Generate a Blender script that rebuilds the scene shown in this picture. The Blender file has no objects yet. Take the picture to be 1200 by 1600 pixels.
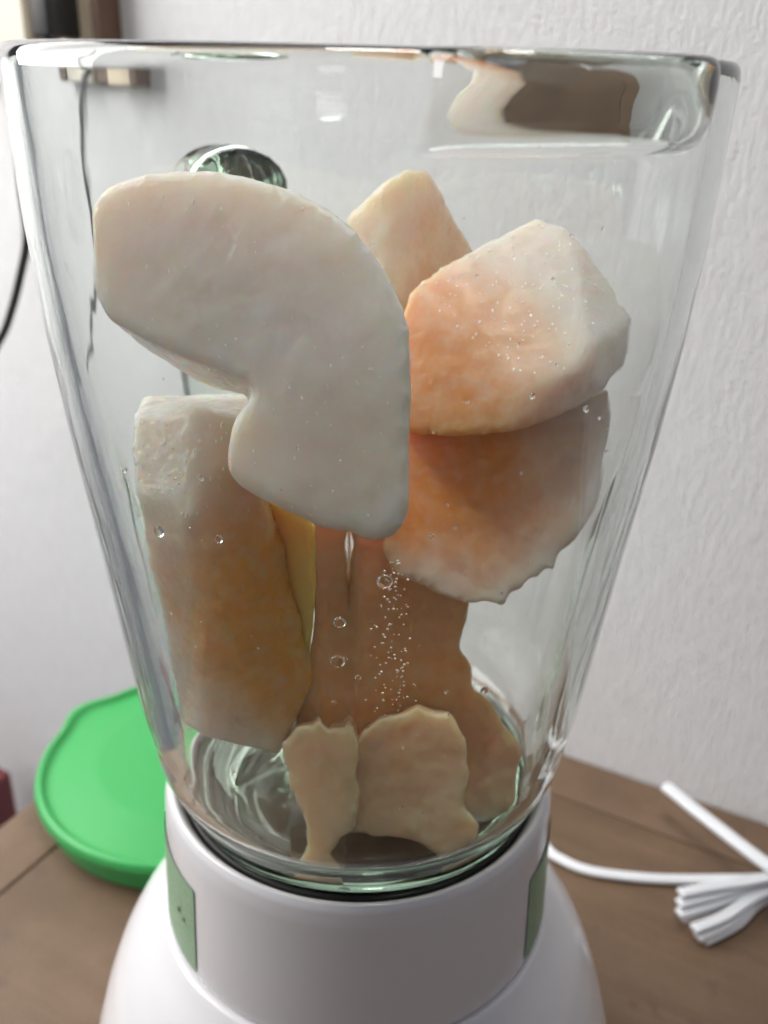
import bpy, bmesh, math, random
from math import sin, cos, pi, radians, sqrt, exp
from mathutils import Vector, Matrix, noise

random.seed(7)
S = bpy.context.scene
C = S.collection

# ------------------------------------------------------------------ camera
RIM = 0.320                     # height of the jar rim above the table top
F_PX, IMW, IMH = 1500.0, 1200.0, 1600.0
PITCH, ROLL = radians(24.75), radians(1.6)
CAM = Vector((0.0047, -0.2035, RIM - 0.0028))
FW = Vector((0, cos(PITCH), -sin(PITCH)))
_rt = Vector((1, 0, 0)); _up = _rt.cross(FW)
RT = _rt * cos(ROLL) + _up * sin(ROLL)
UP = -_rt * sin(ROLL) + _up * cos(ROLL)

cam = bpy.data.cameras.new('camera'); co = bpy.data.objects.new('camera', cam); C.objects.link(co)
M = Matrix((RT, UP, -FW)).transposed().to_4x4(); M.translation = CAM
co.matrix_world = M
cam.sensor_fit = 'VERTICAL'; cam.sensor_height = 36.0
cam.lens = 36.0 * F_PX / IMH
cam.clip_start = 0.005; cam.clip_end = 50
cam.dof.use_dof = True; cam.dof.focus_distance = 0.172; cam.dof.aperture_fstop = cam.lens / 2.0
S.camera = co

# ------------------------------------------------------------------ world, lamps, exposure
w = bpy.data.worlds.new('World'); S.world = w; w.use_nodes = True
bg = w.node_tree.nodes['Background']
bg.inputs[0].default_value = (0.88, 0.90, 1.0, 1); bg.inputs[1].default_value = 0.18

def area(name, loc, target, sx, sy, power, col):
    l = bpy.data.lights.new(name, 'AREA'); l.shape = 'RECTANGLE'; l.size = sx; l.size_y = sy
    l.energy = power; l.color = col
    o = bpy.data.objects.new(name, l); C.objects.link(o); o.location = loc
    o.rotation_euler = (Vector(target) - Vector(loc)).to_track_quat('-Z', 'Y').to_euler()
    return o
area('window_lamp', (-0.74, 0.20, 0.60), (-0.2, 0.2, 0.2), 0.7, 0.7, 11.5, (1.0, 0.985, 0.96))
area('ceiling_lamp', (0.0, -0.04, 1.20), (0, 0.02, 0.2), 0.24, 0.24, 4.8, (1.0, 0.97, 0.93))

vs = S.view_settings; vs.view_transform = 'Standard'; vs.look = 'None'; vs.gamma = 1; vs.exposure = 0.06
vs.use_curve_mapping = False
S.render.engine = 'CYCLES'
cy = S.cycles
cy.use_denoising = True; cy.use_adaptive_sampling = True; cy.adaptive_threshold = 0.05; cy.time_limit = 1150; cy.adaptive_min_samples = 16
try: cy.denoiser = 'OPENIMAGEDENOISE'
except Exception: pass
cy.max_bounces = 32; cy.transmission_bounces = 20; cy.glossy_bounces = 10; cy.diffuse_bounces = 6
cy.volume_bounces = 11; cy.transparent_max_bounces = 32
cy.caustics_reflective = True; cy.caustics_refractive = True; cy.blur_glossy = 0.3
cy.sample_clamp_indirect = 24.0; cy.sample_clamp_direct = 0

# ------------------------------------------------------------------ helpers
def ray(px, py):
    return FW + RT * ((px - 600) / F_PX) - UP * ((py - 800) / F_PX)
def at_y(px, py, Y):            # point of the photo at world y
    v = ray(px, py); return CAM + v * ((Y - CAM.y) / v.y)
def at_z(px, py, Z):            # point of the photo at world z
    v = ray(px, py); return CAM + v * ((Z - CAM.z) / v.z)
WA = radians(-28.0)             # the wall and the table run at this angle
WU = Vector((cos(WA), sin(WA), 0)); WN = Vector((-sin(WA), cos(WA), 0))
WALL_N, TAB_L = 0.2188, -0.2078
def at_wall(px, py, off=0.0):   # point of the photo on the wall, off metres in front of it
    v = ray(px, py); return CAM + v * ((WALL_N - off - CAM.dot(WN)) / v.dot(WN))

def mesh_obj(name, me, m=None, parent=None, smooth=True):
    o = bpy.data.objects.new(name, me); C.objects.link(o)
    if m: me.materials.clear(); me.materials.append(m)
    if smooth:
        for p in me.polygons: p.use_smooth = True
    if parent: o.parent = parent
    return o
def bm_obj(name, bm, m=None, parent=None, smooth=True):
    bmesh.ops.recalc_face_normals(bm, faces=bm.faces)
    me = bpy.data.meshes.new(name); bm.to_mesh(me); bm.free()
    return mesh_obj(name, me, m, parent, smooth)
def tag(o, label, cat, group=None):
    o['label'] = label; o['category'] = cat
    if group: o['group'] = group
    return o
def thing(name, label, cat, loc=(0, 0, 0), group=None):
    o = bpy.data.objects.new(name, None); C.objects.link(o); o.location = loc; o.empty_display_size = 0.02
    return tag(o, label, cat, group)
def reparent(o, p):
    o.parent = p; o.matrix_parent_inverse = Matrix.Translation(p.location).inverted(); return o

def baked(o, mods):
    """apply modifiers and return a fresh mesh"""
    for typ, kw in mods:
        md = o.modifiers.new(typ, typ)
        for k, v in kw.items(): setattr(md, k, v)
    dg = bpy.context.evaluated_depsgraph_get()
    me = bpy.data.meshes.new_from_object(o.evaluated_get(dg))
    old = o.data; bpy.data.objects.remove(o); bpy.data.meshes.remove(old)
    return me

def tube(bm, pts, rad, n=10, flat=1.0, ups=None, cap=True):
    """swept tube through pts, rad number or list; flat squeezes it along the up direction"""
    rings = []
    k = len(pts)
    for i, p in enumerate(pts):
        t = (pts[min(i + 1, k - 1)] - pts[max(i - 1, 0)]).normalized()
        up = ups if ups is not None else Vector((0, 0, 1))
        s = t.cross(up)
        if s.length < 1e-4: s = t.cross(Vector((0, 1, 0)))
        s.normalize(); u = s.cross(t).normalized()
        r = rad[i] if isinstance(rad, (list, tuple)) else rad
        rings.append([bm.verts.new(p + s * (r * cos(2 * pi * j / n)) + u * (r * flat * sin(2 * pi * j / n))) for j in range(n)])
    for a, b in zip(rings, rings[1:]):
        for j in range(n): bm.faces.new((a[j], a[(j + 1) % n], b[(j + 1) % n], b[j]))
    if cap:
        bm.faces.new(rings[0][::-1]); bm.faces.new(rings[-1])
    return rings
def spline(ctrl, n=12):
    """Catmull-Rom through control points"""
    P = [Vector(c) for c in ctrl]; P = [P[0] * 2 - P[1]] + P + [P[-1] * 2 - P[-2]]
    out = []
    for i in range(1, len(P) - 2):
        for j in range(n):
            t = j / n; a, b, c, d = P[i - 1], P[i], P[i + 1], P[i + 2]
            out.append(0.5 * ((2 * b) + (c - a) * t + (2 * a - 5 * b + 4 * c - d) * t * t + (3 * b - a - 3 * c + d) * t ** 3))
    out.append(P[-2]); return out
def box(bm, o, ax, ay, az, lo, hi, bev=0.0):
    vs_ = []
    for i in (lo[0], hi[0]):
        for j in (lo[1], hi[1]):
            for k in (lo[2], hi[2]): vs_.append(bm.verts.new(o + ax * i + ay * j + az * k))
    idx = [(0, 1, 3, 2), (4, 6, 7, 5), (0, 4, 5, 1), (2, 3, 7, 6), (0, 2, 6, 4), (1, 5, 7, 3)]
    fs = [bm.faces.new([vs_[q] for q in f]) for f in idx]
    if bev:
        es = set(e for f in fs for e in f.edges)
        bmesh.ops.bevel(bm, geom=list(es), offset=bev, segments=3, profile=0.5, affect='EDGES')
def lathe(prof, n=160, rfun=None):
    """closed solid of revolution from profile points (r, z)"""
    bm = bmesh.new(); rings = []
    for r, z in prof:
        if r < 1e-6: rings.append([bm.verts.new((0, 0, z))])
        else: rings.append([bm.verts.new((r * cos(2 * pi * j / n), r * sin(2 * pi * j / n), z)) for j in range(n)])
    for a, b in zip(rings, rings[1:]):
        for j in range(n):
            q = [a[j % len(a)], a[(j + 1) % len(a)], b[(j + 1) % len(b)], b[j % len(b)]]
            f = []
            for v in q:
                if v not in f: f.append(v)
            if len(f) > 2: bm.faces.new(f)
    return bm
def fillet(pts, seg=5, rad=0.0015):
    """round the corners of an open profile polyline"""
    out = [pts[0]]
    for a, b, c in zip(pts, pts[1:], pts[2:]):
        A, B, D = Vector(a), Vector(b), Vector(c)
        r = min(rad, (A - B).length * 0.45, (D - B).length * 0.45)
        p, q = B + (A - B).normalized() * r, B + (D - B).normalized() * r
        for i in range(seg + 1):
            t = i / seg; out.append(tuple((p * (1 - t) ** 2 + B * 2 * t * (1 - t) + q * t * t)))
    out.append(pts[-1]); return out
def lerp_tab(tab, x):
    if x <= tab[0][0]: return tab[0][1]
    for (a, va), (b, vb) in zip(tab, tab[1:]):
        if x <= b:
            return va + (vb - va) * (x - a) / (b - a)
    return tab[-1][1]
def sstep(a, b, x):
    t = max(0, min(1, (x - a) / (b - a))); return t * t * (3 - 2 * t)

# ------------------------------------------------------------------ materials
def mat(name):
    m = bpy.data.materials.new(name); m.use_nodes = True
    nt = m.node_tree; b = nt.nodes['Principled BSDF']; return m, nt, b
def N(nt, typ, **kw):
    n = nt.nodes.new(typ)
    for k, v in kw.items():
        if k in n.inputs.keys() if isinstance(k, str) else False: n.inputs[k].default_value = v
        else: setattr(n, k, v)
    return n
def coords(nt, scale=(1, 1, 1), kind='Object', rot=(0, 0, 0)):
    t = N(nt, 'ShaderNodeTexCoord'); mp = N(nt, 'ShaderNodeMapping')
    mp.inputs['Scale'].default_value = scale; mp.inputs['Rotation'].default_value = rot
    nt.links.new(t.outputs[kind], mp.inputs['Vector']); return mp.outputs[0]
def tex(nt, vec, scale, detail=3, rough=0.5, typ='ShaderNodeTexNoise'):
    n = N(nt, typ); n.inputs['Scale'].default_value = scale
    if typ == 'ShaderNodeTexNoise':
        n.inputs['Detail'].default_value = detail; n.inputs['Roughness'].default_value = rough
    nt.links.new(vec, n.inputs['Vector']); return n
def ramp(nt, fac, stops):
    r = N(nt, 'ShaderNodeValToRGB')
    e = r.color_ramp.elements
    while len(e) < len(stops): e.new(0.5)
    for q, (p, c) in zip(e, stops): q.position = p; q.color = (*c, 1) if len(c) == 3 else c
    nt.links.new(fac, r.inputs[0]); return r.outputs[0]
def mixc(nt, fac, a, b, mode='MIX'):
    n = N(nt, 'ShaderNodeMix', data_type='RGBA', blend_type=mode)
    for s, v in ((0, fac), (6, a), (7, b)):
        if isinstance(v, (int, float)): n.inputs[s].default_value = v
        elif isinstance(v, tuple): n.inputs[s].default_value = (*v, 1)
        else: nt.links.new(v, n.inputs[s])
    return n.outputs[2]
def bump(nt, b, h, strength=0.3, dist=0.001, prev=None):
    n = N(nt, 'ShaderNodeBump'); n.inputs['Strength'].default_value = strength; n.inputs['Distance'].default_value = dist
    nt.links.new(h, n.inputs['Height'])
    if prev is not None: nt.links.new(prev, n.inputs['Normal'])
    if b is not None: nt.links.new(n.outputs[0], b.inputs['Normal'])
    return n.outputs[0]

def m_plain(name, col, rough, coat=0, spec=0.5):
    m, nt, b = mat(name); b.inputs['Base Color'].default_value = (*col, 1); b.inputs['Roughness'].default_value = rough
    b.inputs['Coat Weight'].default_value = coat; b.inputs['Specular IOR Level'].default_value = spec
    return m, nt, b

# wall: embossed wallpaper with irregular vertical ribs
WALLP, nt, b = m_plain('wallpaper', (0.74, 0.735, 0.745), 0.75)
v1 = coords(nt, (820, 170, 170), 'Object'); n1 = tex(nt, v1, 1.0, 2, 0.6)
v2 = coords(nt, (380, 60, 60), 'Object'); n2 = tex(nt, v2, 1.0, 3, 0.6)
v3 = coords(nt, (1100, 700, 700), 'Object'); n3 = tex(nt, v3, 1.0, 2, 0.6)
h = mixc(nt, 0.5, n1.outputs[0], n2.outputs[0]); h = mixc(nt, 0.35, h, n3.outputs[0])
bump(nt, b, h, 0.75, 0.0022)
nt.links.new(ramp(nt, n2.outputs[0], [(0.3, (0.70, 0.695, 0.705)), (0.7, (0.76, 0.755, 0.765))]), b.inputs['Base Color'])

# table: worn brown board, grain along its local x
def m_wood(name, dark, light, along):
    m, nt, b = mat(name)
    sc = (6, 90, 30) if along == 'x' else (90, 6, 30)
    g = tex(nt, coords(nt, sc), 1.0, 5, 0.6)
    bl = tex(nt, coords(nt), 14, 4, 0.6); sp = tex(nt, coords(nt), 60, 3, 0.6); fi = tex(nt, coords(nt), 900, 2, 0.5)
    c = ramp(nt, g.outputs[0], [(0.3, dark), (0.72, light)])
    c = mixc(nt, ramp(nt, bl.outputs[0], [(0.38, (0, 0, 0)), (0.62, (0.75, 0.75, 0.75))]), c, tuple(x * 0.72 for x in dark))
    c = mixc(nt, ramp(nt, sp.outputs[0], [(0.60, (0, 0, 0)), (0.70, (0.8, 0.8, 0.8))]), c, (0.07, 0.045, 0.03))
    c = mixc(nt, 0.35, c, ramp(nt, fi.outputs[0], [(0.3, dark), (0.7, light)]))
    nt.links.new(c, b.inputs['Base Color'])
    nt.links.new(ramp(nt, bl.outputs[0], [(0.3, (0.42,) * 3), (0.7, (0.62,) * 3)]), b.inputs['Roughness'])
    bump(nt, b, g.outputs[0], 0.25, 0.0006, bump(nt, None, fi.outputs[0], 0.2, 0.0003))
    return m
WOOD = m_wood('table_wood', (0.108, 0.062, 0.034), (0.190, 0.122, 0.074), 'x')
WOOD2 = m_wood('table_edge_wood', (0.135, 0.080, 0.046), (0.205, 0.130, 0.082), 'x')

# glass
GLASS = bpy.data.materials.new('jar_glass'); GLASS.use_nodes = True; nt = GLASS.node_tree
nt.nodes.clear(); out = N(nt, 'ShaderNodeOutputMaterial'); g = N(nt, 'ShaderNodeBsdfGlass')
g.inputs['IOR'].default_value = 1.5; g.inputs['Roughness'].default_value = 0.0; g.inputs['Color'].default_value = (1, 1, 1, 1)
nn = tex(nt, coords(nt, (1, 1, 0.35)), 90, 2, 0.5)
bp = N(nt, 'ShaderNodeBump'); bp.inputs['Strength'].default_value = 0.10; bp.inputs['Distance'].default_value = 0.0006
nt.links.new(nn.outputs[0], bp.inputs['Height']); nt.links.new(bp.outputs[0], g.inputs['Normal'])
nt.links.new(g.outputs[0], out.inputs['Surface'])
va = N(nt, 'ShaderNodeVolumeAbsorption'); va.inputs['Color'].default_value = (0.50, 0.74, 0.56, 1); va.inputs["Density"].default_value = 16
nt.links.new(va.outputs[0], out.inputs['Volume'])
WATER = bpy.data.materials.new('juice_drop'); WATER.use_nodes = True; nt = WATER.node_tree
nt.nodes.clear(); out = N(nt, 'ShaderNodeOutputMaterial'); g = N(nt, 'ShaderNodeBsdfGlass'); g.inputs['IOR'].default_value = 1.33
nt.links.new(g.outputs[0], out.inputs['Surface'])

PLASTIC, nt, b = m_plain('white_plastic', (0.80, 0.79, 0.81), 0.22, 0.3)
bump(nt, b, tex(nt, coords(nt), 260, 2).outputs[0], 0.05, 0.0004)
RUBBER, _, _ = m_plain('dark_rubber', (0.02, 0.02, 0.02), 0.6)
METAL, _, b = m_plain('grey_metal', (0.15, 0.14, 0.125), 0.5); b.inputs['Metallic'].default_value = 0.2
GREEN, nt, b = m_plain('green_plastic', (0.045, 0.36, 0.095), 0.38)
b.inputs['Subsurface Weight'].default_value = 0.15; b.inputs['Subsurface Radius'].default_value = (0.3, 1, 0.3); b.inputs['Subsurface Scale'].default_value = 0.002
bump(nt, b, tex(nt, coords(nt), 500, 2).outputs[0], 0.06, 0.0003)
LABEL, nt, b = m_plain('green_label', (0.20, 0.36, 0.20), 0.4)
sp = tex(nt, coords(nt), 900, 2, 0.6)
nt.links.new(ramp(nt, sp.outputs[0], [(0.35, (0.22, 0.36, 0.22)), (0.62, (0.30, 0.45, 0.30))]), b.inputs['Base Color'])
INK, _, _ = m_plain('label_ink', (0.03, 0.06, 0.03), 0.5)
CORD, nt, b = m_plain('white_cord', (0.74, 0.76, 0.79), 0.45)
BLACK, _, _ = m_plain('black_rubber', (0.018, 0.017, 0.017), 0.5)
BROWN = m_wood('brown_wood', (0.10, 0.05, 0.03), (0.20, 0.11, 0.06), 'x')
CREAM, _, _ = m_plain('cream_board', (0.72, 0.60, 0.44), 0.55)
PALE, _, _ = m_plain('pale_board', (0.70, 0.66, 0.56), 0.55)
REDM, _, _ = m_plain('dark_red_paint', (0.14, 0.025, 0.03), 0.5)

# fruit: wet translucent melon flesh
def m_fruit(name, base, deep, wet=0.5, sss=0.026, seed=0.0, glow_col=(0.86, 0.46, 0.15), ab=30, surf=0.4):
    m, nt, b = mat(name)
    v = coords(nt); big = tex(nt, v, 38 + seed, 3, 0.55); mid = tex(nt, v, 210, 4, 0.6); fine = tex(nt, v, 900, 3, 0.65)
    vor = N(nt, 'ShaderNodeTexVoronoi'); vor.inputs['Scale'].default_value = 800; nt.links.new(v, vor.inputs['Vector'])
    c = ramp(nt, big.outputs[0], [(0.34, deep), (0.66, base)])
    at = N(nt, 'ShaderNodeAttribute', attribute_name='glow_tint')
    c = mixc(nt, at.outputs['Fac'], c, glow_col)  # tint painted in where light glows through the flesh
    c = mixc(nt, ramp(nt, mid.outputs[0], [(0.45, (0, 0, 0)), (0.75, (0.30,) * 3)]), c, tuple(min(1, x * 1.08 + 0.03) for x in base))
    nt.links.new(c, b.inputs['Base Color'])
    b.inputs['Subsurface Weight'].default_value = 1.0
    b.inputs['Subsurface Radius'].default_value = (1.0, 0.50, 0.24); b.inputs['Subsurface Scale'].default_value = sss
    b.inputs['IOR'].default_value = 1.38
    nt.links.new(ramp(nt, mid.outputs[0], [(0.35, (0.18,) * 3), (0.7, (0.50,) * 3)]), b.inputs['Roughness'])
    b.inputs['Coat Weight'].default_value = wet; b.inputs['Coat Roughness'].default_value = 0.08; b.inputs['Coat IOR'].default_value = 1.5
    n_ = bump(nt, None, mid.outputs[0], 0.12, 0.001); n_ = bump(nt, None, fine.outputs[0], 0.35, 0.0006, n_)
    b.inputs['Specular IOR Level'].default_value = 0.25
    n_ = bump(nt, None, vor.outputs['Distance'], 0.05 + 0.70 * wet, 0.0004 + 0.0012 * wet, n_); n_ = bump(nt, None, fine.outputs[0], 0.10 + 0.6 * wet, 0.0006 + 0.0008 * wet, n_)
    nt.links.new(n_, b.inputs['Coat Normal'])
    out = nt.nodes['Material Output']
    tr = N(nt, 'ShaderNodeBsdfTransparent'); gl = N(nt, 'ShaderNodeBsdfGlossy'); gl.inputs['Roughness'].default_value = 0.08
    nt.links.new(n_, gl.inputs['Normal'])
    fr = N(nt, 'ShaderNodeFresnel'); fr.inputs['IOR'].default_value = 1.4; nt.links.new(n_, fr.inputs['Normal'])
    mx = N(nt, 'ShaderNodeMixShader'); nt.links.new(fr.outputs[0], mx.inputs[0]); nt.links.new(tr.outputs[0], mx.inputs[1]); nt.links.new(gl.outputs[0], mx.inputs[2])
    mx2 = N(nt, 'ShaderNodeMixShader'); mx2.inputs[0].default_value = surf; nt.links.new(mx.outputs[0], mx2.inputs[1]); nt.links.new(b.outputs[0], mx2.inputs[2])
    nt.links.new(mx2.outputs[0], out.inputs['Surface'])
    vs_ = N(nt, 'ShaderNodeVolumeScatter'); vs_.inputs['Density'].default_value = VD; vs_.inputs['Color'].default_value = VC; vs_.inputs['Anisotropy'].default_value = 0.0
    va_ = N(nt, 'ShaderNodeVolumeAbsorption'); va_.inputs['Density'].default_value = ab; va_.inputs['Color'].default_value = (1.0, 0.58, 0.0, 1)
    ad = N(nt, 'ShaderNodeAddShader'); nt.links.new(vs_.outputs[0], ad.inputs[0]); nt.links.new(va_.outputs[0], ad.inputs[1])
    nt.links.new(ad.outputs[0], out.inputs['Volume'])
    return m
VD = 160.0; VC = (1, 1, 1, 1)
FRUIT = m_fruit('melon_flesh', (0.95, 0.90, 0.84), (0.93, 0.845, 0.75), 0.32, 0.010, glow_col=(0.95, 0.78, 0.36), ab=12, surf=0.56)
FRUIT_Y = m_fruit('melon_flesh_yellow', (0.94, 0.88, 0.75), (0.93, 0.83, 0.64), 0.7, 0.010, 5, ab=22, surf=0.6)
FRUIT_O = m_fruit('melon_flesh_shade_orange', (0.95, 0.70, 0.50), (0.94, 0.62, 0.40), 0.3, 0.010, 9, (0.94, 0.45, 0.15), ab=20, surf=0.8)  # orange copy of the flesh, shade among the lower chunks put into its colour
FRUIT_J = m_fruit('melon_flesh_glow', (1.0, 0.70, 0.24), (1.0, 0.63, 0.17), 0.3, 0.010, 6, (1.0, 0.60, 0.14), ab=10, surf=0.88)  # saturated orange stands in for light shining through the chunks
FRUIT_D = m_fruit('melon_flesh_wet', (0.94, 0.88, 0.81), (0.93, 0.84, 0.74), 0.45, 0.010, 2, (0.90, 0.40, 0.10), ab=22, surf=0.6)
FRUIT_E = m_fruit('melon_flesh_shade_pink', (0.86, 0.75, 0.68), (0.84, 0.70, 0.60), 0.2, 0.010, 7, (0.90, 0.35, 0.06), ab=24, surf=0.62)  # greyer copy of the flesh, shade from neighbouring pieces painted into its tone
FRUIT_B = m_fruit('melon_flesh_left', (0.96, 0.91, 0.83), (0.95, 0.87, 0.76), 0.6, 0.010, 4, (0.97, 0.45, 0.07), ab=14, surf=0.72)
PULP = m_fruit('melon_pulp', (0.95, 0.69, 0.46), (0.94, 0.62, 0.38), 0.3, 0.010, 3, ab=14, surf=0.72)
GLINT, _, b = m_plain('glint_bead', (0.97, 0.96, 0.94), 0.04, 1.0); b.inputs['Transmission Weight'].default_value = 0.35; b.inputs['IOR'].default_value = 1.45  # near-white base colour plays the bright highlights on wet flesh
GRAIN, _, _ = m_plain('pulp_grain', (0.88, 0.78, 0.64), 0.3)

# ------------------------------------------------------------------ wall and table
# wall sheet in its own frame: local x along the wall, local y up
def wall_frame(o): o.matrix_world = Matrix(((WU.x, 0, -WN.x, WN.x * WALL_N), (WU.y, 0, -WN.y, WN.y * WALL_N), (0, 1, 0, 0), (0, 0, 0, 1)))
bm = bmesh.new()
box(bm, Vector((0, 0, 0)), Vector((1, 0, 0)), Vector((0, 1, 0)), Vector((0, 0, 1)), (-1.6, -0.8, -0.05), (1.2, 1.2, 0.0))
wl = bm_obj('wall', bm, WALLP, smooth=False); wall_frame(wl); wl['kind'] = 'structure'

tb = thing('table', 'worn brown wooden table carrying the blender, its corner against the wall', 'table')
TM = Matrix(((WU.x, WN.x, 0, 0), (WU.y, WN.y, 0, 0), (0, 0, 1, 0), (0, 0, 0, 1)))
X, Y, Z = Vector((1, 0, 0)), Vector((0, 1, 0)), Vector((0, 0, 1)); O = Vector((0, 0, 0))
def tpart(name, lo, hi, m, bev=0.001):
    bm = bmesh.new(); box(bm, O, X, Y, Z, lo, hi, bev); o = bm_obj(name, bm, m, tb, smooth=False); o.matrix_local = TM; return o
BW = 0.0305
tpart('tabletop', (TAB_L + BW + 0.0006, -0.50, -0.025), (0.55, 0.2176 - BW - 0.0006, 0.0), WOOD, 0.0008)
tpart('edge_board', (TAB_L, 0.2176 - BW, -0.026), (0.55, 0.2176, 0.0004), WOOD2)
o = tpart('edge_board', (-0.50, -BW, -0.026), (0.2176 - BW - 0.0006, 0, 0.0004), WOOD2)
o.matrix_local = TM @ Matrix.Translation((TAB_L, 0, 0)) @ Matrix.Rotation(pi / 2, 4, 'Z')
for lx, ly in ((TAB_L + 0.03, 0.17), (0.50, 0.17), (TAB_L + 0.03, -0.46), (0.50, -0.46)):
    tpart('leg', (lx - 0.02, ly - 0.02, -0.70), (lx + 0.02, ly + 0.02, -0.0262), WOOD2)

# ------------------------------------------------------------------ jar shape functions
OUT = [(0.0, .0676), (0.004, .0676), (0.010, .0674), (0.03, .0667), (0.05, .0652), (0.072, .0629), (0.10, .0592),
       (0.14, .0543), (0.155, .0518), (0.162, .0490), (0.168, .0458), (0.173, .0437), (0.180, .0430)]
JAR_BOT = RIM - 0.180; FLOOR = JAR_BOT + 0.011
SP_A, SP_W = radians(-63), radians(20)
RIBS = [radians(-93), radians(178), radians(-3), radians(92)]
def adiff(a, b): return (a - b + pi) % (2 * pi) - pi
def spout(phi, h, gutter=False):
    d = abs(adiff(phi, SP_A)) / SP_W
    if d >= 1: return 0.0
    g = (1 - d ** 3.5)
    if gutter: return g * max(0.0, 1 - h / 0.0128)
    return g * sqrt(max(0.0, 1 - (h / 0.0132) ** 7))
def r_out(phi, h):
    return lerp_tab(OUT, h) + 0.0112 * spout(phi, h)
def rib(phi, h):
    v = 0.0
    for k, a in enumerate(RIBS):
        wd, dp = (0.0036, 0.0005) if k == 0 else (0.0090, 0.0013)
        d = abs(adiff(phi, a)) * 0.052 / wd
        if d < 1: v = max(v, (1 - sstep(0.25, 1.0, d)) * dp * ((1 - 0.9 * sstep(0.118, 0.134, h)) if k == 0 else sstep(0.07, 0.10, h)))
    return v * sstep(0.050, 0.066, h) * (1 - sstep(0.154, 0.164, h))
def r_in(phi, h):
    th = 0.0036 + 0.0012 * sstep(0.03, 0.15, h)
    return lerp_tab(OUT, h) - th - rib(phi, h) + 0.0116 * spout(phi, h, True)

NPH = 360
bm = bmesh.new(); rings = []
hs_o = [0.1790, 0.177, 0.1745, 0.172, 0.170, 0.1685, 0.1665, 0.1645, 0.162, 0.1585, 0.155] + [0.15 - 0.005 * i for i in range(25)] + \
       [0.026, 0.0235, 0.021, 0.0185, 0.016, 0.0145, 0.0135, 0.0132, 0.0131, 0.0130, 0.0129, 0.0127, 0.0124, 0.0120, 0.0115, 0.0108, 0.010, 0.0085, 0.007, 0.0055, 0.004, 0.0028, 0.0018, 0.001, 0.0004]
def add_ring(f):
    rings.append([bm.verts.new(f(2 * pi * j / NPH)) for j in range(NPH)])
def pol(r, a, h): return Vector((r * cos(a), r * sin(a), RIM - h))
cb = bm.verts.new((0, 0, JAR_BOT + 0.003))
for r_, h_ in ((0.012, 0.177), (0.026, 0.177), (0.035, 0.1775), (0.0375, 0.180), (0.0412, 0.180)):
    add_ring(lambda a: pol(r_, a, h_))
for h_ in hs_o:
    # rounded rim lip
    k = max(0, 1 - h_ / 0.0028); lip = 0.0018 * (1 - sqrt(max(0, 1 - k * k)))
    add_ring(lambda a: pol(r_out(a, h_) - lip, a, h_))
hs_i = [0.0004, 0.001, 0.0018, 0.0028, 0.004, 0.0055, 0.007, 0.0085, 0.010, 0.0115, 0.013, 0.0145, 0.016, 0.0185, 0.021, 0.0235, 0.026] + \
       [0.03 + 0.004 * i for i in range(31)] + [0.153, 0.156, 0.159, 0.1615, 0.1635, 0.165]
add_ring(lambda a: pol((r_out(a, 0) + r_in(a, 0)) / 2, a, 0.0))
for h_ in hs_i:
    k = max(0, 1 - h_ / 0.0028); lip = 0.0016 * (1 - sqrt(max(0, 1 - k * k)))
    k2 = max(0, (h_ - 0.159) / 0.0068); fl = 0.006 * (1 - sqrt(max(0, 1 - min(1, k2) ** 2)))
    add_ring(lambda a: pol(r_in(a, h_) + lip - fl, a, h_))
for f_ in (0.80, 0.55, 0.3):
    add_ring(lambda a: pol((r_in(a, 0.165) - 0.004) * f_, a, 0.1670))
ct = bm.verts.new((0, 0, RIM - 0.1672))
for a, b2 in zip(rings, rings[1:]):
    for j in range(NPH): bm.faces.new((a[j], a[(j + 1) % NPH], b2[(j + 1) % NPH], b2[j]))
for j in range(NPH):
    bm.faces.new((cb, rings[0][(j + 1) % NPH], rings[0][j])); bm.faces.new((ct, rings[-1][j], rings[-1][(j + 1) % NPH]))
JAR = thing('blender_jar', 'clear glass blender jar with pouring spout, holding melon chunks on the white base', 'jar', (0, 0, JAR_BOT))
reparent(bm_obj('glass_body', bm, GLASS), JAR)
# handle: glass loop on the far side, opposite the spout
HA = SP_A + pi + radians(6.5)
hd = Vector((cos(HA), sin(HA), 0))
def hp(h, off): return hd * (lerp_tab(OUT, h) + off) + Vector((0, 0, RIM - h))
bm = bmesh.new()
tube(bm, spline([hp(0.033, -0.0012), hp(0.031, 0.010), hp(0.034, 0.024), hp(0.050, 0.033), hp(0.080, 0.035), hp(0.105, 0.031), hp(0.118, 0.018), hp(0.122, -0.0012)], 10),
     [0.0145 - 0.0050 * sin(pi * min(1, i / 70)) for i in range(71)], 20, 0.8)
reparent(bm_obj('handle', bm, GLASS), JAR)
bm = lathe(fillet([(0.0372, JAR_BOT - 0.0001), (0.0372, JAR_BOT - 0.0034), (0.0440, JAR_BOT - 0.0034), (0.0462, RIM - 0.1702), (0.0450, RIM - 0.1698), (0.0442, RIM - 0.1730), (0.0434, JAR_BOT - 0.0001), (0.0372, JAR_BOT - 0.0001)], 3, 0.0006))
reparent(bm_obj('gasket', bm, RUBBER), JAR)

bm = lathe(fillet([(0, JAR_BOT + 0.0014), (0.0362, JAR_BOT + 0.0010), (0.0366, JAR_BOT - 0.0030), (0, JAR_BOT - 0.0030)], 3, 0.0008))
reparent(bm_obj('bottom_plate', bm, METAL), JAR)
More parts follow.
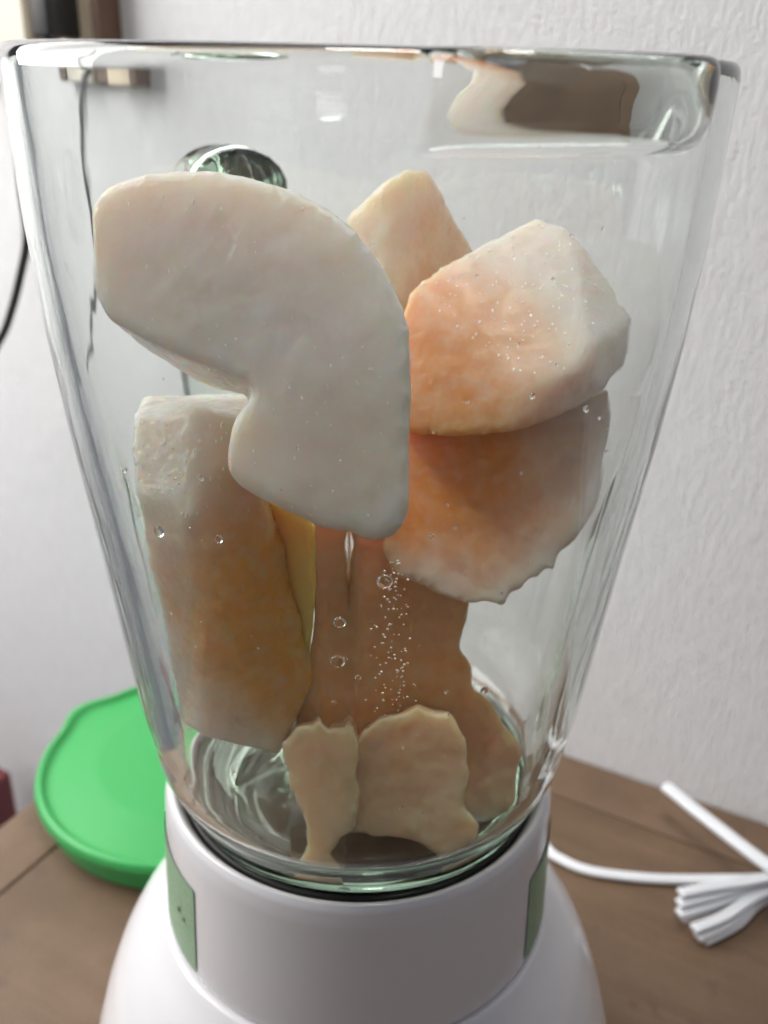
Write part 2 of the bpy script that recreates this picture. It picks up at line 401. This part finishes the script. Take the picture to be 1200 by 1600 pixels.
# ------------------------------------------------------------------ blender base
BASE = thing('kitchen_blender', 'white plastic blender motor stand with round collar and flared foot under the glass jar', 'blender')
CT = RIM - 0.1685               # collar top
bm = lathe(fillet([(0, JAR_BOT - 0.0042), (0.0446, JAR_BOT - 0.0042), (0.0450, CT - 0.0066), (0.0458, CT - 0.0040), (0.0470, CT - 0.0016), (0.0482, CT - 0.0003), (0.0492, CT - 0.0002), (0.0501, CT - 0.0016), (0.0507, CT - 0.0050), (0.0513, CT - 0.020), (0.0521, CT - 0.0426), (0.044, CT - 0.0445), (0, CT - 0.0445)], 8, 0.0026))
reparent(bm_obj('collar', bm, PLASTIC), BASE)
Zs = RIM
sk = [(0, Zs - .2115), (0.0505, Zs - .2115), (0.0530, Zs - .2108), (0.0556, Zs - .2145), (0.0598, Zs - .2196), (0.0642, Zs - .2266), (0.0682, Zs - .2350), (0.0722, Zs - .247), (0.076, Zs - .262),
      (0.079, Zs - .280), (0.081, Zs - .300), (0.0815, 0.004), (0.080, 0.0005), (0, 0.0005)]
bm = lathe(fillet(sk, 4, 0.003)); reparent(bm_obj('body', bm, PLASTIC), BASE)
def sticker(a0, a1, z0, z1, name, rr=lambda z: lerp_tab([(0.005, 0.0508), (0.02, 0.0513), (0.0426, 0.0521)], CT - z) + 0.0003):
    bm = bmesh.new(); n = 14; rows = []
    for z in [z0 + (z1 - z0) * i / 6 for i in range(7)]:
        rows.append([bm.verts.new(((rr(z)) * cos(a0 + (a1 - a0) * j / n), (rr(z)) * sin(a0 + (a1 - a0) * j / n), z)) for j in range(n + 1)])
    for a, b2 in zip(rows, rows[1:]):
        for j in range(n): bm.faces.new((a[j], a[j + 1], b2[j + 1], b2[j]))
    o = bm_obj(name, bm, LABEL); return reparent(o, BASE)
L1 = sticker(radians(165), radians(222), CT - 0.040, CT - 0.013, 'label'); L1['label'] = 'green sticker on the left side of the collar'
L2 = sticker(radians(-33), radians(15), CT - 0.040, CT - 0.013, 'label'); L2['label'] = 'green sticker on the right side of the collar'
for a, zz, ww, hh in ((213, 0.0255, 1.2, 0.0009), (216, 0.0265, 0.9, 0.0007)):
    bm = bmesh.new(); a0, a1 = radians(a - ww / 2), radians(a + ww / 2); z = CT - zz; r_ = lerp_tab([(0.005, 0.0508), (0.02, 0.0513), (0.0426, 0.0521)], zz) + 0.0006
    q = [bm.verts.new((r_ * cos(t), r_ * sin(t), z + s * hh)) for t, s in ((a0, -1), (a1, -1), (a1, 1), (a0, 1))]
    bm.faces.new(q); o = bm_obj('print_mark', bm, INK); o.parent = L1; o.matrix_parent_inverse = L1.matrix_parent_inverse

# ------------------------------------------------------------------ fruit
def finish_chunk(name, bm, m, label, voxel=0.0013, smooth=8, amp=0.0007, seed=0, gap=0.0006, glow=None):
    bmesh.ops.recalc_face_normals(bm, faces=bm.faces)
    bmesh.ops.triangulate(bm, faces=bm.faces)
    me = bpy.data.meshes.new(name); bm.to_mesh(me); bm.free()
    o = bpy.data.objects.new('tmp', me); C.objects.link(o)
    me = baked(o, [('REMESH', dict(mode='VOXEL', voxel_size=voxel)), ('SMOOTH', dict(factor=0.5, iterations=smooth))])
    sv = Vector((seed * 1.7, seed * 3.1, seed * 0.9))
    nrm = [v.normal.copy() for v in me.vertices]
    for v, n in zip(me.vertices, nrm):
        p = v.co
        q = n * (amp * (0.7 * noise.noise(p * 95 + sv) + 0.5 * noise.noise(p * 260 + sv) + 0.25 * noise.noise(p * 620 + sv)))
        p2 = p + q
        a = math.atan2(p2.y, p2.x); h = RIM - p2.z; r = sqrt(p2.x ** 2 + p2.y ** 2)
        lim = r_in(a, h) - gap
        if r > lim: p2.x *= lim / r; p2.y *= lim / r
        p2.z = max(p2.z, RIM - 0.1655)
        v.co = p2
    me.name = name
    at = me.attributes.new('glow_tint', 'FLOAT', 'POINT')   # warm glow between the chunks, painted into the flesh colour
    if glow:
        cp = at_y(glow[0], glow[1], glow[2] / 100)
        for i, v in enumerate(me.vertices):
            d = (v.co - cp).length * 100
            at.data[i].value = glow[4] * (1 - sstep(glow[3] * 0.35, glow[3], d + 0.5 * noise.noise(v.co * 70 + sv)))
    o = mesh_obj(name, me, m)
    c = sum((v.co for v in me.vertices), Vector()) / len(me.vertices)
    me.transform(Matrix.Translation(-c)); o.location = c
    return tag(o, label, 'fruit', 'melon chunks in the jar')
def prism(front, yf, back, yb):
    """front and back outlines in photo coordinates, at world depths yf(x,y) and yb(x,y)"""
    bm = bmesh.new()
    def rnd_(q):                # soften the traced corners
        P = [Vector((*p, 0)) for p in q]; n = len(P); o_ = []
        for i in range(n):
            a, b, c, d = P[i - 1], P[i], P[(i + 1) % n], P[(i + 2) % n]
            o_.append((b.x, b.y)); m_ = (b + c) * 0.5625 - (a + d) * 0.0625; o_.append((m_.x, m_.y))
        return o_
    front, back = rnd_(rnd_(front)), rnd_(rnd_(back))
    A = [bm.verts.new(at_y(x, y, yf(x, y))) for x, y in front]; B = [bm.verts.new(at_y(x, y, yb(x, y))) for x, y in back]
    bm.faces.new(A); bm.faces.new(B[::-1]); n = len(A)
    for i in range(n): bm.faces.new((A[i], A[(i + 1) % n], B[(i + 1) % n], B[i]))
    return bm
def hull(pts):
    bm = bmesh.new()
    for x, y, d in pts: bm.verts.new(at_y(x, y, d / 100))
    r = bmesh.ops.convex_hull(bm, input=bm.verts)
    for v in [e for e in r['geom_interior'] if isinstance(e, bmesh.types.BMVert)]: bm.verts.remove(v)
    return bm
def lin(p, q, r, va, vb, vc):
    """plane through three photo points with depths in cm"""
    import numpy as np
    k = np.linalg.solve(np.array([[*p, 1], [*q, 1], [*r, 1]], float), np.array([va, vb, vc], float) / 100)
    return lambda x, y: float(k[0] * x + k[1] * y + k[2])

def ragged(q, amt, seed, closed=True):
    r = random.Random(seed); o_ = []
    for i in range(len(q) if closed else len(q) - 1):
        a, b = q[i], q[(i + 1) % len(q)]
        for t in (0, 0.33, 0.66): o_.append((a[0] + (b[0] - a[0]) * t + r.uniform(-amt, amt), a[1] + (b[1] - a[1]) * t + r.uniform(-amt, amt)))
    return o_
# big bent slice in front
fa = [(158, 300), (235, 270), (330, 266), (430, 287), (520, 328), (580, 388), (620, 455), (640, 525), (643, 610), (641, 700), (637, 800), (600, 838),
      (540, 828), (470, 802), (400, 768), (362, 738), (358, 695), (378, 640), (402, 603), (335, 572), (255, 538), (185, 503), (152, 460), (146, 400), (148, 345)]
ba = [(x + 0.06 * (430 - x), y + 0.04 * (560 - y)) for x, y in fa]
ba[17] = (382, 636); ba[18] = (398, 618); ba[19] = (330, 606); ba[20] = (268, 570); ba[21] = (195, 522)
finish_chunk('melon_slice', prism(fa, lin((640, 600), (150, 400), (540, 820), -4.7, -2.4, -4.9), ba, lin((640, 600), (150, 400), (540, 820), -2.7, 0.2, -3.2)),
             FRUIT, 'largest pale melon slice, bent with a notch, pressed against the front of the jar', smooth=3, amp=0.0004, seed=1, glow=(385, 618, -0.6, 2.3, 0.95))
# left lower chunk
finish_chunk('melon_chunk', hull([(205, 648, -1.8), (300, 640, -2.2), (392, 655, -2.2), (212, 760, -2.6), (300, 800, -3.3), (262, 900, -2.6), (288, 1125, -2.4), (330, 1142, -3.0),
             (440, 1172, -3.2), (492, 1050, -2.7), (412, 800, -2.6), (436, 940, -2.6), (390, 740, -2.4),
             (215, 622, 1.0), (390, 612, 1.0), (405, 800, 0.6), (460, 1080, 0.4), (300, 1110, 0.4), (240, 880, 0.8)]),
             FRUIT_B, 'pale melon chunk low on the left, below the notched slice', smooth=3, seed=2, glow=(490, 930, -2.4, 4.6, 1.0))
# upper middle chunk, farthest back
finish_chunk('melon_chunk', hull([(538, 340, 2.6), (600, 282, 2.4), (640, 258, 2.6), (668, 262, 3.0), (615, 470, 1.6), (545, 470, 2.2), (690, 300, 3.6), (715, 370, 3.9), (745, 400, 4.2), (720, 520, 3.0), (600, 540, 2.0),
             (590, 320, 4.8), (660, 290, 4.8), (730, 420, 5.0), (580, 500, 4.8)]),
             FRUIT_Y, 'yellowish melon chunk standing highest, behind the others at the middle', smooth=2, seed=3, glow=(690, 430, 3.4, 2.6, 0.6))
# right upper chunk
finish_chunk('melon_chunk', hull([(640, 455, 0.6), (690, 412, 1.0), (720, 400, 1.30), (740, 392, 1.46), (830, 605, -1.42), (790, 676, -1.8), (700, 682, -1.6), (640, 680, -1.0), (600, 560, 0.0),
             (840, 337, 2.2), (885, 352, 1.96), (905, 370, 1.69), (905, 572, -1.04), (925, 540, -0.65), (990, 565, 0.6), (998, 500, 0.9), (950, 612, -0.2), (870, 652, -1.1), (945, 425, 1.5),
             (700, 480, 3.6), (850, 380, 4.4), (980, 530, 3.4), (860, 640, 2.8), (680, 650, 2.6)]),
             FRUIT_D, 'wet melon chunk upper right with a glistening top facet', smooth=2, amp=0.0005, seed=4, glow=(640, 640, -0.6, 4.6, 0.9))
# right lower chunk
fe = [(620, 660), (700, 660), (790, 650), (880, 630), (960, 612), (978, 616), (975, 680), (958, 742), (940, 800), (905, 846), (872, 868), (868, 892), (858, 884), (830, 905), (785, 940), (740, 938), (700, 930), (655, 905), (600, 860)]
fe = fe[:5] + ragged(fe[5:17], 3.5, 9, False) + fe[16:]
be = [(x + 0.10 * (780 - x), y + 0.10 * (780 - y) - 16) for x, y in fe]
finish_chunk('melon_chunk', prism(fe, lin((650, 700), (970, 640), (740, 930), -1.0, 0.8, -2.6), be, lin((650, 700), (970, 640), (740, 930), 2.6, 3.6, 0.6)),
             FRUIT_E, 'greyish pink melon chunk right of middle with a ragged lower edge', voxel=0.0010, smooth=3, amp=0.0009, seed=5, glow=(660, 690, -0.8, 4.2, 0.95))
# centre lower chunk behind
ff = [(512, 800), (640, 800), (742, 900), (722, 1000), (742, 1065), (782, 1115), (814, 1170), (806, 1240), (755, 1296), (640, 1300), (510, 1290), (462, 1200), (470, 1090), (482, 1030), (512, 920)]
ff = ragged(ff, 5, 12)
bf = [(x + 0.12 * (640 - x), y + 0.10 * (1080 - y)) for x, y in ff]
finish_chunk('melon_chunk', prism(ff, lin((500, 900), (740, 940), (640, 1290), -2.0, -1.5, -2.6), bf, lin((500, 900), (740, 940), (640, 1290), 2.0, 2.0, 1.0)),
             FRUIT_O, 'brownish melon chunk with a bitten right side, low at the centre', voxel=0.0010, smooth=4, amp=0.0009, seed=6, glow=(600, 1000, -1.0, 5.0, 0.7))
finish_chunk('melon_chunk', hull([(400, 765, -1.9), (470, 790, -2.2), (516, 818, -2.8), (514, 915, -2.8), (478, 1030, -2.6), (455, 1110, -2.0), (410, 1000, -1.8),
             (420, 770, 0.6), (500, 800, 0.6), (495, 940, 0.6), (460, 1060, 0.5)]),
             FRUIT_J, 'filler melon chunk coloured as orange glow, wedged under the notched slice, right of the low left chunk', smooth=4, seed=10, glow=(480, 900, -2.0, 5, 0.6))
# small front chunk
fg = [(536, 1175), (556, 1140), (600, 1114), (650, 1098), (700, 1110), (722, 1145), (726, 1200), (718, 1250), (744, 1282), (730, 1312), (714, 1322), (708, 1352), (694, 1354), (676, 1318), (645, 1296), (600, 1290), (556, 1288), (534, 1235)]
fg = ragged(fg, 2.5, 4)
bgk = [(x + 0.05 * (640 - x), y - 10) for x, y in fg]
finish_chunk('melon_chunk', prism(fg, lin((548, 1160), (718, 1140), (700, 1340), -3.7, -3.3, -4.0), bgk, lin((548, 1160), (718, 1140), (700, 1340), -1.6, -1.4, -1.8)),
             PULP, 'small soft melon chunk at the front of the jar bottom', voxel=0.0008, smooth=12, amp=0.0007, seed=7)
# pulp smear sliding down the front
fh = [(440, 1150), (470, 1128), (515, 1118), (548, 1136), (560, 1180), (562, 1225), (560, 1262), (540, 1292), (520, 1318), (542, 1362), (515, 1385), (490, 1396), (462, 1384), (458, 1345), (486, 1318), (482, 1280), (462, 1230), (446, 1185)]
fh = ragged(fh, 4, 5)
bh = [(x + 0.05 * (500 - x), y - 10) for x, y in fh]
o = finish_chunk('melon_pulp', prism(fh, lin((500, 1080), (545, 1200), (490, 1390), -3.4, -4.0, -4.3), bh, lin((500, 1080), (545, 1200), (490, 1390), -1.6, -2.2, -2.9)),
             PULP, 'ragged strip of melon pulp sliding down the glass to the jar bottom', voxel=0.0007, smooth=9, amp=0.0008, seed=8)
o['category'] = 'pulp'; del o['group']
def beads(o, count, sel, r0, r1, seed):  # pale specks added as the sparkle on wet faces
    rb = random.Random(seed); bm = bmesh.new(); me = o.data
    cand = [v for v in me.vertices if sel(v.co + o.location, v.normal)]
    for _ in range(count if cand else 0):
        v = rb.choice(cand); r = rb.uniform(r0, r1)
        res = bmesh.ops.create_icosphere(bm, subdivisions=2, radius=r)
        n = v.normal; j = Vector((rb.uniform(-1, 1), rb.uniform(-1, 1), rb.uniform(-1, 1))) * 0.0004
        st = 1 + rb.random() * 1.2; tz = (Z - n * n.dot(Z)); tz = tz.normalized() if tz.length > 1e-3 else X
        for q in res['verts']:
            p = q.co; p = p - n * (p.dot(n) * 0.45) + tz * (p.dot(tz) * (st - 1)); q.co = v.co + j - n * j.dot(n) + p
    b_ = bm_obj('glint_beads', bm, GLINT, o); b_['kind'] = 'stuff'; return b_
CH = {o.get('label', ''): o for o in C.objects if o.name.startswith('melon')}
def chunk(word): return next(o for l, o in CH.items() if word in l)
beads(chunk('glistening'), 230, lambda p, n: n.z > 0.66 and n.y < 0.3 and n.x > -0.2, 0.00010, 0.00030, 1)
beads(chunk('largest'), 80, lambda p, n: n.y < -0.6, 0.00008, 0.00020, 2)
beads(chunk('low on the left'), 90, lambda p, n: n.y < -0.3 and p.z > 0.235, 0.00010, 0.00028, 3)
beads(chunk('low on the left'), 25, lambda p, n: n.y < -0.3 and p.z < 0.235, 0.00008, 0.0002, 4)
beads(chunk('standing highest'), 90, lambda p, n: n.x < -0.1 and n.y < 0, 0.00010, 0.00028, 5)
beads(chunk('small soft'), 35, lambda p, n: n.y < -0.4, 0.00008, 0.0002, 6)
# grainy pulp and bubbles along the front rib, droplets on the inner wall
def blob(bm, c, r, sq=1.0, ax=None, sub=1):
    res = bmesh.ops.create_icosphere(bm, subdivisions=sub, radius=r)
    ax = (ax or Vector((1, 0, 0))).normalized()
    for v in res['verts']:
        p = v.co; p = p - ax * (p.dot(ax) * (1 - sq)); v.co = c + p
def wall_pt(px, py, back=0.0):
    """where the photo's ray meets the inner near wall"""
    v = ray(px, py); t = 0.05
    for _ in range(400):
        p = CAM + v * t; a = math.atan2(p.y, p.x); h = RIM - p.z
        if sqrt(p.x ** 2 + p.y ** 2) < r_in(a, h): break
        t += 0.0008
    else: return None, None
    n = Vector((p.x, p.y, 0)).normalized(); return p - n * back, n
rnd = random.Random(3)
bm = bmesh.new()
for i in range(130):
    y = rnd.uniform(870, 1110); x = 612 + rnd.gauss(0, 9 + (y - 870) * 0.05) + (y - 990) * 0.02
    p, n = wall_pt(x, y, 0.0007); blob(bm, p, rnd.uniform(0.00012, 0.0003), 0.6, n)
o = bm_obj('pulp_grains', bm, GRAIN); o['kind'] = 'stuff'; o['label'] = 'pale grains of pulp stuck beside the front rib of the jar'; 
bm = bmesh.new()
for i in range(70):
    x, y = rnd.uniform(170, 980), rnd.uniform(320, 1330)
    e = 0.12 + (y / 1600) * 0.10
    p, n = wall_pt(x, y, 0.0001)
    if p is None: continue
    blob(bm, p, rnd.choice((0.0002, 0.00025, 0.0003, 0.0005)) * rnd.uniform(0.7, 1.3), 0.55, n, 2)
for x, y, r in ((532, 962, 0.0011), (529, 1022, 0.0013), (540, 1365, 0.0012), (748, 1068, 0.0008), (600, 900, 0.0014), (262, 822, 0.0011), (350, 834, 0.0008)):
    p, n = wall_pt(x, y, 0.0001); blob(bm, p, r, 0.5, n, 3)
o = bm_obj('juice_droplets', bm, WATER); o['kind'] = 'stuff'; o['label'] = 'clear juice droplets clinging to the inside of the jar'

# ------------------------------------------------------------------ green lid
LC = Vector((-0.085, 0.160, 0)); LR = 0.0695
LID = thing('jar_lid', 'bright green plastic jar lid lying on the table behind the blender', 'lid', LC)
def lid_r(a, r):
    d = abs(adiff(a, radians(150))) / radians(17)
    k = (0.5 + 0.5 * cos(pi * d)) if d < 1 else 0
    return r * (1 + 0.085 * k * sstep(0.8, 1.0, r / LR))
def lid_lathe(prof, n=144):
    bm = lathe(prof, n)
    for v in bm.verts:
        r = sqrt(v.co.x ** 2 + v.co.y ** 2)
        if r > 1e-5:
            k = lid_r(math.atan2(v.co.y, v.co.x), r) / r; v.co.x *= k; v.co.y *= k
    return bm
bm = lid_lathe(fillet([(0, 0.0005), (LR * 0.93, 0.0005), (LR * 0.955, 0.011), (LR * 0.985, 0.0125), (LR, 0.0150), (LR * 0.985, 0.0186), (LR * 0.95, 0.0192), (LR * 0.925, 0.0160), (LR * 0.88, 0.0164), (LR * 0.6, 0.0196), (LR * 0.3, 0.0205), (0, 0.0208)], 5, 0.0022))
bm_obj('cap', bm, GREEN, LID)

# ------------------------------------------------------------------ white power cord
PC = thing('power_cord', 'white flat power cord folded into a bundle on the table by the wall', 'cord', at_z(1130, 1400, 0))
def cpart(name, pts, w=0.0017, flat=0.62):
    bm = bmesh.new(); side = 0.00110
    for s in (-1, 1):
        P = []
        for i, p in enumerate(pts):
            t = (pts[min(i + 1, len(pts) - 1)] - pts[max(i - 1, 0)]).normalized(); sd = t.cross(Z).normalized()
            P.append(p + sd * side * s)
        tube(bm, P, w * 0.78, 10, 1.0)
    return reparent(bm_obj(name, bm, CORD), PC)
cpart('lead', spline([Vector((0.060, 0.088, 0.0022)), at_z(835, 1318, 0.0022), at_z(868, 1338, 0.0022), at_z(920, 1360, 0.0022), at_z(1010, 1372, 0.0022), at_z(1100, 1374, 0.0022), at_z(1200, 1372, 0.003), at_z(1320, 1365, 0.003)], 10))
ends = [(1062, 1396, 14), (1060, 1412, 11), (1060, 1428, 8), (1066, 1434, 5.5), (1084, 1452, 8), (1090, 1464, 5), (1100, 1470, 2.4)]
for i, (x, y, z) in enumerate(ends):
    z = z / 1000
    cpart('strand', spline([at_z(x, y, z), at_z(x + 50, y - 10 - 3.0 * (i * 0.9), z + 0.0004), at_z(1195 + i, 1372 + i * 5, z * 0.8 + 0.002), at_z(1330, 1330 + i * 7, z * 0.8 + 0.002)], 8))
cpart('free_end', spline([at_z(1040, 1228, 0.020), at_z(1100, 1276, 0.019), at_z(1200, 1352, 0.017), at_z(1330, 1440, 0.012)], 8), 0.0026)

# ------------------------------------------------------------------ things by the wall, far left
FRM = thing('wooden_frame', 'brown and cream wooden frame on the wall, cut off at the upper left', 'frame', at_wall(110, 140))
def wbox(name, x0, x1, m, t0, t1, yb=132, parent=FRM):
    a, b2 = at_wall(x0, yb), at_wall(x1, yb)
    zt = at_wall(x0, -160).z; zb = at_wall(100, yb).z
    u0, u1 = a.dot(WU), b2.dot(WU)
    bm = bmesh.new(); box(bm, WN * (WALL_N - 0.0002), WU, -WN, Z, (u0, t0, zb), (u1, t1, zt), 0.0012)
    return reparent(bm_obj(name, bm, m, smooth=False), parent)
wbox('pale_panel', 4, 72, PALE, 0.0, 0.010)
wbox('dark_strip', 72.6, 128, BROWN, 0.0, 0.006)
wbox('cream_panel', 128.6, 184, CREAM, 0.0, 0.012)
wbox('edge_strip', 184.6, 199, BROWN, 0.0, 0.015)
wbox('outer_strip', -12, 3.4, BROWN, 0.0, 0.014)
CB = thing('black_cable', 'thin black cable hanging from a black plug at the far left', 'cable', at_wall(85, 60, 0.03))
bm = bmesh.new(); c = at_wall(85, 22, 0.022)
box(bm, c, WU, WN, Z, (-0.0060, -0.010, -0.0105), (0.0060, 0.012, 0.020), 0.002); reparent(bm_obj('plug', bm, BLACK), CB)
bm = bmesh.new()
tube(bm, spline([at_wall(84, 52, 0.024), at_wall(60, 88, 0.034), at_wall(34, 132, 0.045), at_wall(27, 205, 0.055), at_wall(33, 290, 0.06), at_wall(42, 368, 0.06), at_wall(33, 425, 0.06), at_wall(18, 485, 0.06), at_wall(0, 531, 0.06), at_wall(-40, 590, 0.06), at_wall(-120, 650, 0.06)], 10), 0.0021, 10)
reparent(bm_obj('wire', bm, BLACK), CB)
RB = thing('red_post', 'dark red edge of something standing below the table at the far left', 'post', at_wall(-10, 1290, 0.05))
bm = bmesh.new(); p = at_wall(-26, 1214, 0.05)
box(bm, p, WU, WN, Z, (-0.05, -0.015, -0.25), (0.0125, 0.015, 0.0), 0.004); reparent(bm_obj('board', bm, REDM), RB)
